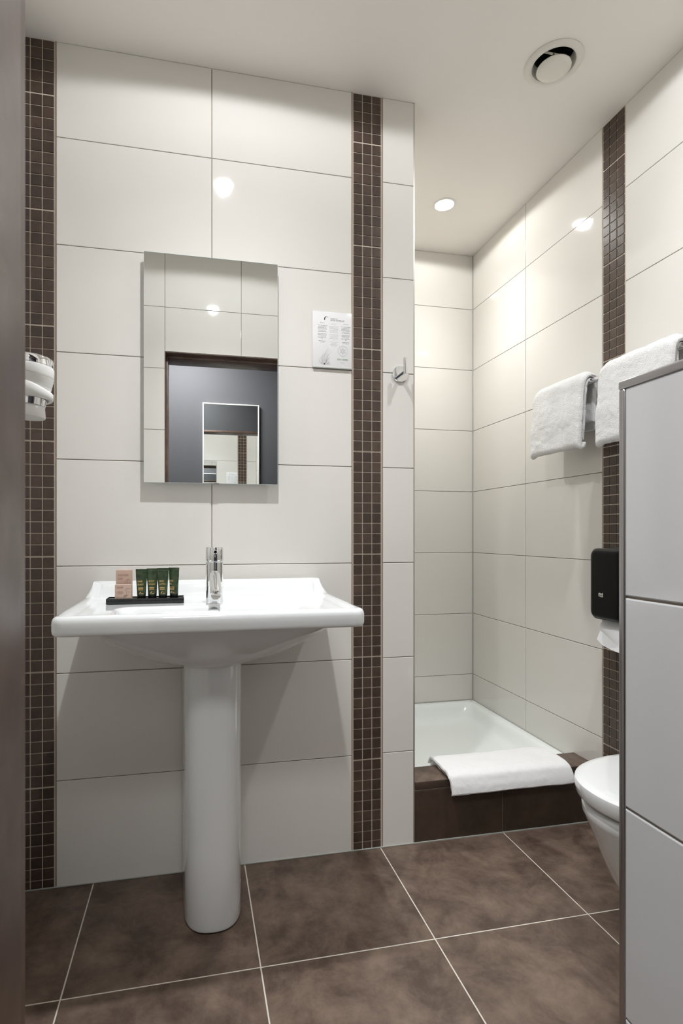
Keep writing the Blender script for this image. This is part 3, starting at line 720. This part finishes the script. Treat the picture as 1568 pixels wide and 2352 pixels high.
# bath mat on the step
bm_ = thing('bath_mat', 'folded white terry bath mat draped over the brown shower step', 'bath mat', (1.08, 1.76, LEDGE_Z))
zt_ = LEDGE_Z
def mdr(u, s_):       # front edge pulls forward a little to the right
    return (.022 * (s_ - .5) * 0, -.004 * sst(u), 0)
def mpath(off, ext):
    return [(1.856 + ext, zt_ - .012 + off * .4), (1.842 + ext, zt_ + .006 + off), (1.815, zt_ + .010 + off), (1.76, zt_ + .008 + off), (1.715, zt_ + .008 + off), (1.697 - off * .5, zt_ + .002 + off), (1.688 - off * .9, zt_ - .016), (1.684 - off, zt_ - .038 - ext)]
def mkx(name, off, ext, th, x0, x1, seed):
    return sheet(mpath(off, ext), th, x0, x1, seed, 150, M['mat'], name, bm_, .0013, lambda u, s_: (.018 * sst(u) * (s_ - .3), 0, .003 * noise.noise(Vector((u * 5, s_ * 3, 1)))), axis='x')
mkx('lower_layer', -.0015, -.004, .012, .858, 1.308, 2)
mkx('upper_layer', .0110, .004, .0125, .852, 1.314, 6)

# ------------------------------------------------------------------ paper dispenser
dp = thing('toilet_paper_dispenser', 'glossy black toilet paper dispenser on the mosaic strip of the right wall', 'dispenser', (XR, 1.50, .76))
PXf = 1.300; dy0, dy1, dz0, dz1 = 1.430, 1.573, .766, 1.000
def yz(x, ins, r): return [(x, p[0], p[1]) for p in [(q[0], q[1]) for q in rrect((dy0 + dy1) / 2, (dz0 + dz1) / 2, (dy1 - dy0) / 2 - ins, (dz1 - dz0) / 2 - ins, r, 0, 8, 6)]]
MB().loft([yz(XR - .0005, .012, .02), yz(XR - .03, .008, .022), yz(PXf + .03, 0.0, .026), yz(PXf + .012, 0.0, .026), yz(PXf + .006, .0015, .025), yz(PXf + .004, .005, .022)]).build('casing', M['blackm'], dp)
MB().loft([yz(PXf + .0042, .0055, .021), yz(PXf + .001, .0065, .020), yz(PXf - .002, .010, .018), yz(PXf - .0035, .02, .012)]).build('front_cover', M['black'], dp)
MB().box(PXf + .03, PXf + .05, 1.47, 1.50, dz1 - .006, dz1 + .004, .002).build('lock', M['blackm'], dp)
lg = MB(); ly, lz = 1.5165, .8480
def lp_(u, v): return (PXf - .0042, ly - u, lz + v)
topv = [(-.0095, .0045), (-.005, .0075), (0, .0055), (.005, .0055), (.0095, .0085)]; botv = [(-.0095, -.0045), (-.005, -.0045), (0, -.0062), (.005, -.0066), (.0095, -.0060)]
vs = [lp_(*p) for p in topv + botv]; fs = [[i, i + 1, 6 + i, 5 + i] for i in range(4)]
lg.add(vs, fs, False); lg.add([(v[0] + .0003, v[1], v[2]) for v in vs], [f[::-1] for f in fs], False); lg.build('badge', mat('badge silver', s2l(190, 190, 180), .4), dp, fix=False)
Mx = Matrix.Translation((PXf - .0047, ly + .0080, lz - .0035)) @ Matrix.Rotation(-PI / 2, 4, 'Z') @ Matrix.Rotation(PI / 2, 4, 'X')
text('badge_lettering', 'TORK', .0070, Mx, M['inkk'], dp, sx=.85)
# hanging sheet of paper, creased
tA, tB = Vector((1.340, 1.5450, .7640)), Vector((1.340, 1.4350, .7640))      # where it leaves the slot
tC, tD = Vector((1.333, 1.5560, .7215)), Vector((1.300, 1.4200, .6780))      # crease line
grid_ = []
for j in range(11):
    v = j / 10
    grid_.append([tuple(tA.lerp(tB, i / 12).lerp(tC.lerp(tD, i / 12), v) + Vector((-.006 * math.sin(PI * v), .010 * math.sin(PI * v) * (1 - i / 12), 0))) for i in range(13)])
vs = [p for r_ in grid_ for p in r_]; fs = [[j * 13 + i, j * 13 + i + 1, (j + 1) * 13 + i + 1, (j + 1) * 13 + i] for j in range(10) for i in range(12)]
pt_ = MB(); pt_.add(vs, fs, True); pt_.add([(p[0] + .0006, p[1], p[2]) for p in vs], [f[::-1] for f in fs], True)
tp = pt_.build('toilet_paper', M['paper'], None, fix=False); tag(tp, 'loose white end of toilet paper hanging under the black dispenser', 'toilet paper')
# the end folded over towards the room
low_ = [(1.3250, 1.5679, .6941), (1.3150, 1.5289, .6805), (1.3100, 1.4931, .6768), (1.3040, 1.4450, .6740), (1.298, 1.412, .670)]
top_ = [(1.3365, 1.5630, .7290), (1.3310, 1.5518, .7229), (1.3200, 1.5068, .7087), (1.3090, 1.4560, .6910), (1.297, 1.415, .680)]
fq = MB(); vs = top_ + low_; fs = [[i, i + 1, 6 + i, 5 + i] for i in range(4)]
fq.add(vs, fs, True); fq.add([(p[0] + .0007, p[1], p[2]) for p in vs], [f[::-1] for f in fs], True)
fq.build('folded_corner', M['paper'], tp, fix=False)

# ------------------------------------------------------------------ toilet
TY = 1.140
wc = thing('toilet', 'white wall hung toilet with closed lid on the right wall', 'toilet', (XR, TY, .06))
def dshape(x0, x1, hw, z, n=40, p=2.25, back=.05):
    """D plan: rounded nose at x0, straight sides, flat back at x1"""
    xm = x0 + (x1 - x0) * .58; pts = []
    for k in range(n + 1):
        a = -PI / 2 + PI * k / n; c, s_ = math.cos(a), math.sin(a)
        pts.append((xm - (xm - x0) * abs(c) ** (2 / p), TY + hw * (abs(s_) ** (2 / p)) * (1 if s_ > 0 else -1), z))
    b = hw * .93
    pts += [(x1 - .04, TY + (hw + b) / 2, z), (x1, TY + b, z), (x1, TY - b, z), (x1 - .04, TY - (hw + b) / 2, z)]
    return pts
xb = XR - .001
S = [(1.150, xb, .085, .075), (1.105, xb, .100, .085), (1.075, xb, .112, .110), (1.030, xb, .128, .18), (1.000, xb, .142, .25), (.978, xb, .156, .305), (.966, xb, .166, .332), (.962, xb, .170, .342), (.962, xb, .171, .360), (.965, xb, .170, .366), (.972, xb, .164, .3685)]
MB().loft([dshape(*s_) for s_ in S]).build('bowl', M['ceramic'], wc)
MB().loft([dshape(x0, 1.392, hw, z) for x0, hw, z in ((.975, .160, .3690), (.970, .164, .3700), (.969, .165, .3770), (.972, .163, .3785))]).build('seat', M['ceramic'], wc)
MB().loft([dshape(x0, 1.400, hw, z) for x0, hw, z in ((.958, .172, .3790), (.953, .178, .3800), (.950, .1815, .3850), (.9475, .184, .4100), (.949, .183, .4165), (.955, .178, .4205), (.972, .165, .4222), (1.05, .11, .4230))]).build('lid', M['ceramic'], wc)
for s_ in (-.07, .07):
    MB().tube([(1.408, TY + s_ - .018, .400), (1.408, TY + s_ + .018, .400)], .009, 16).build('hinge', M['chrome'], wc)
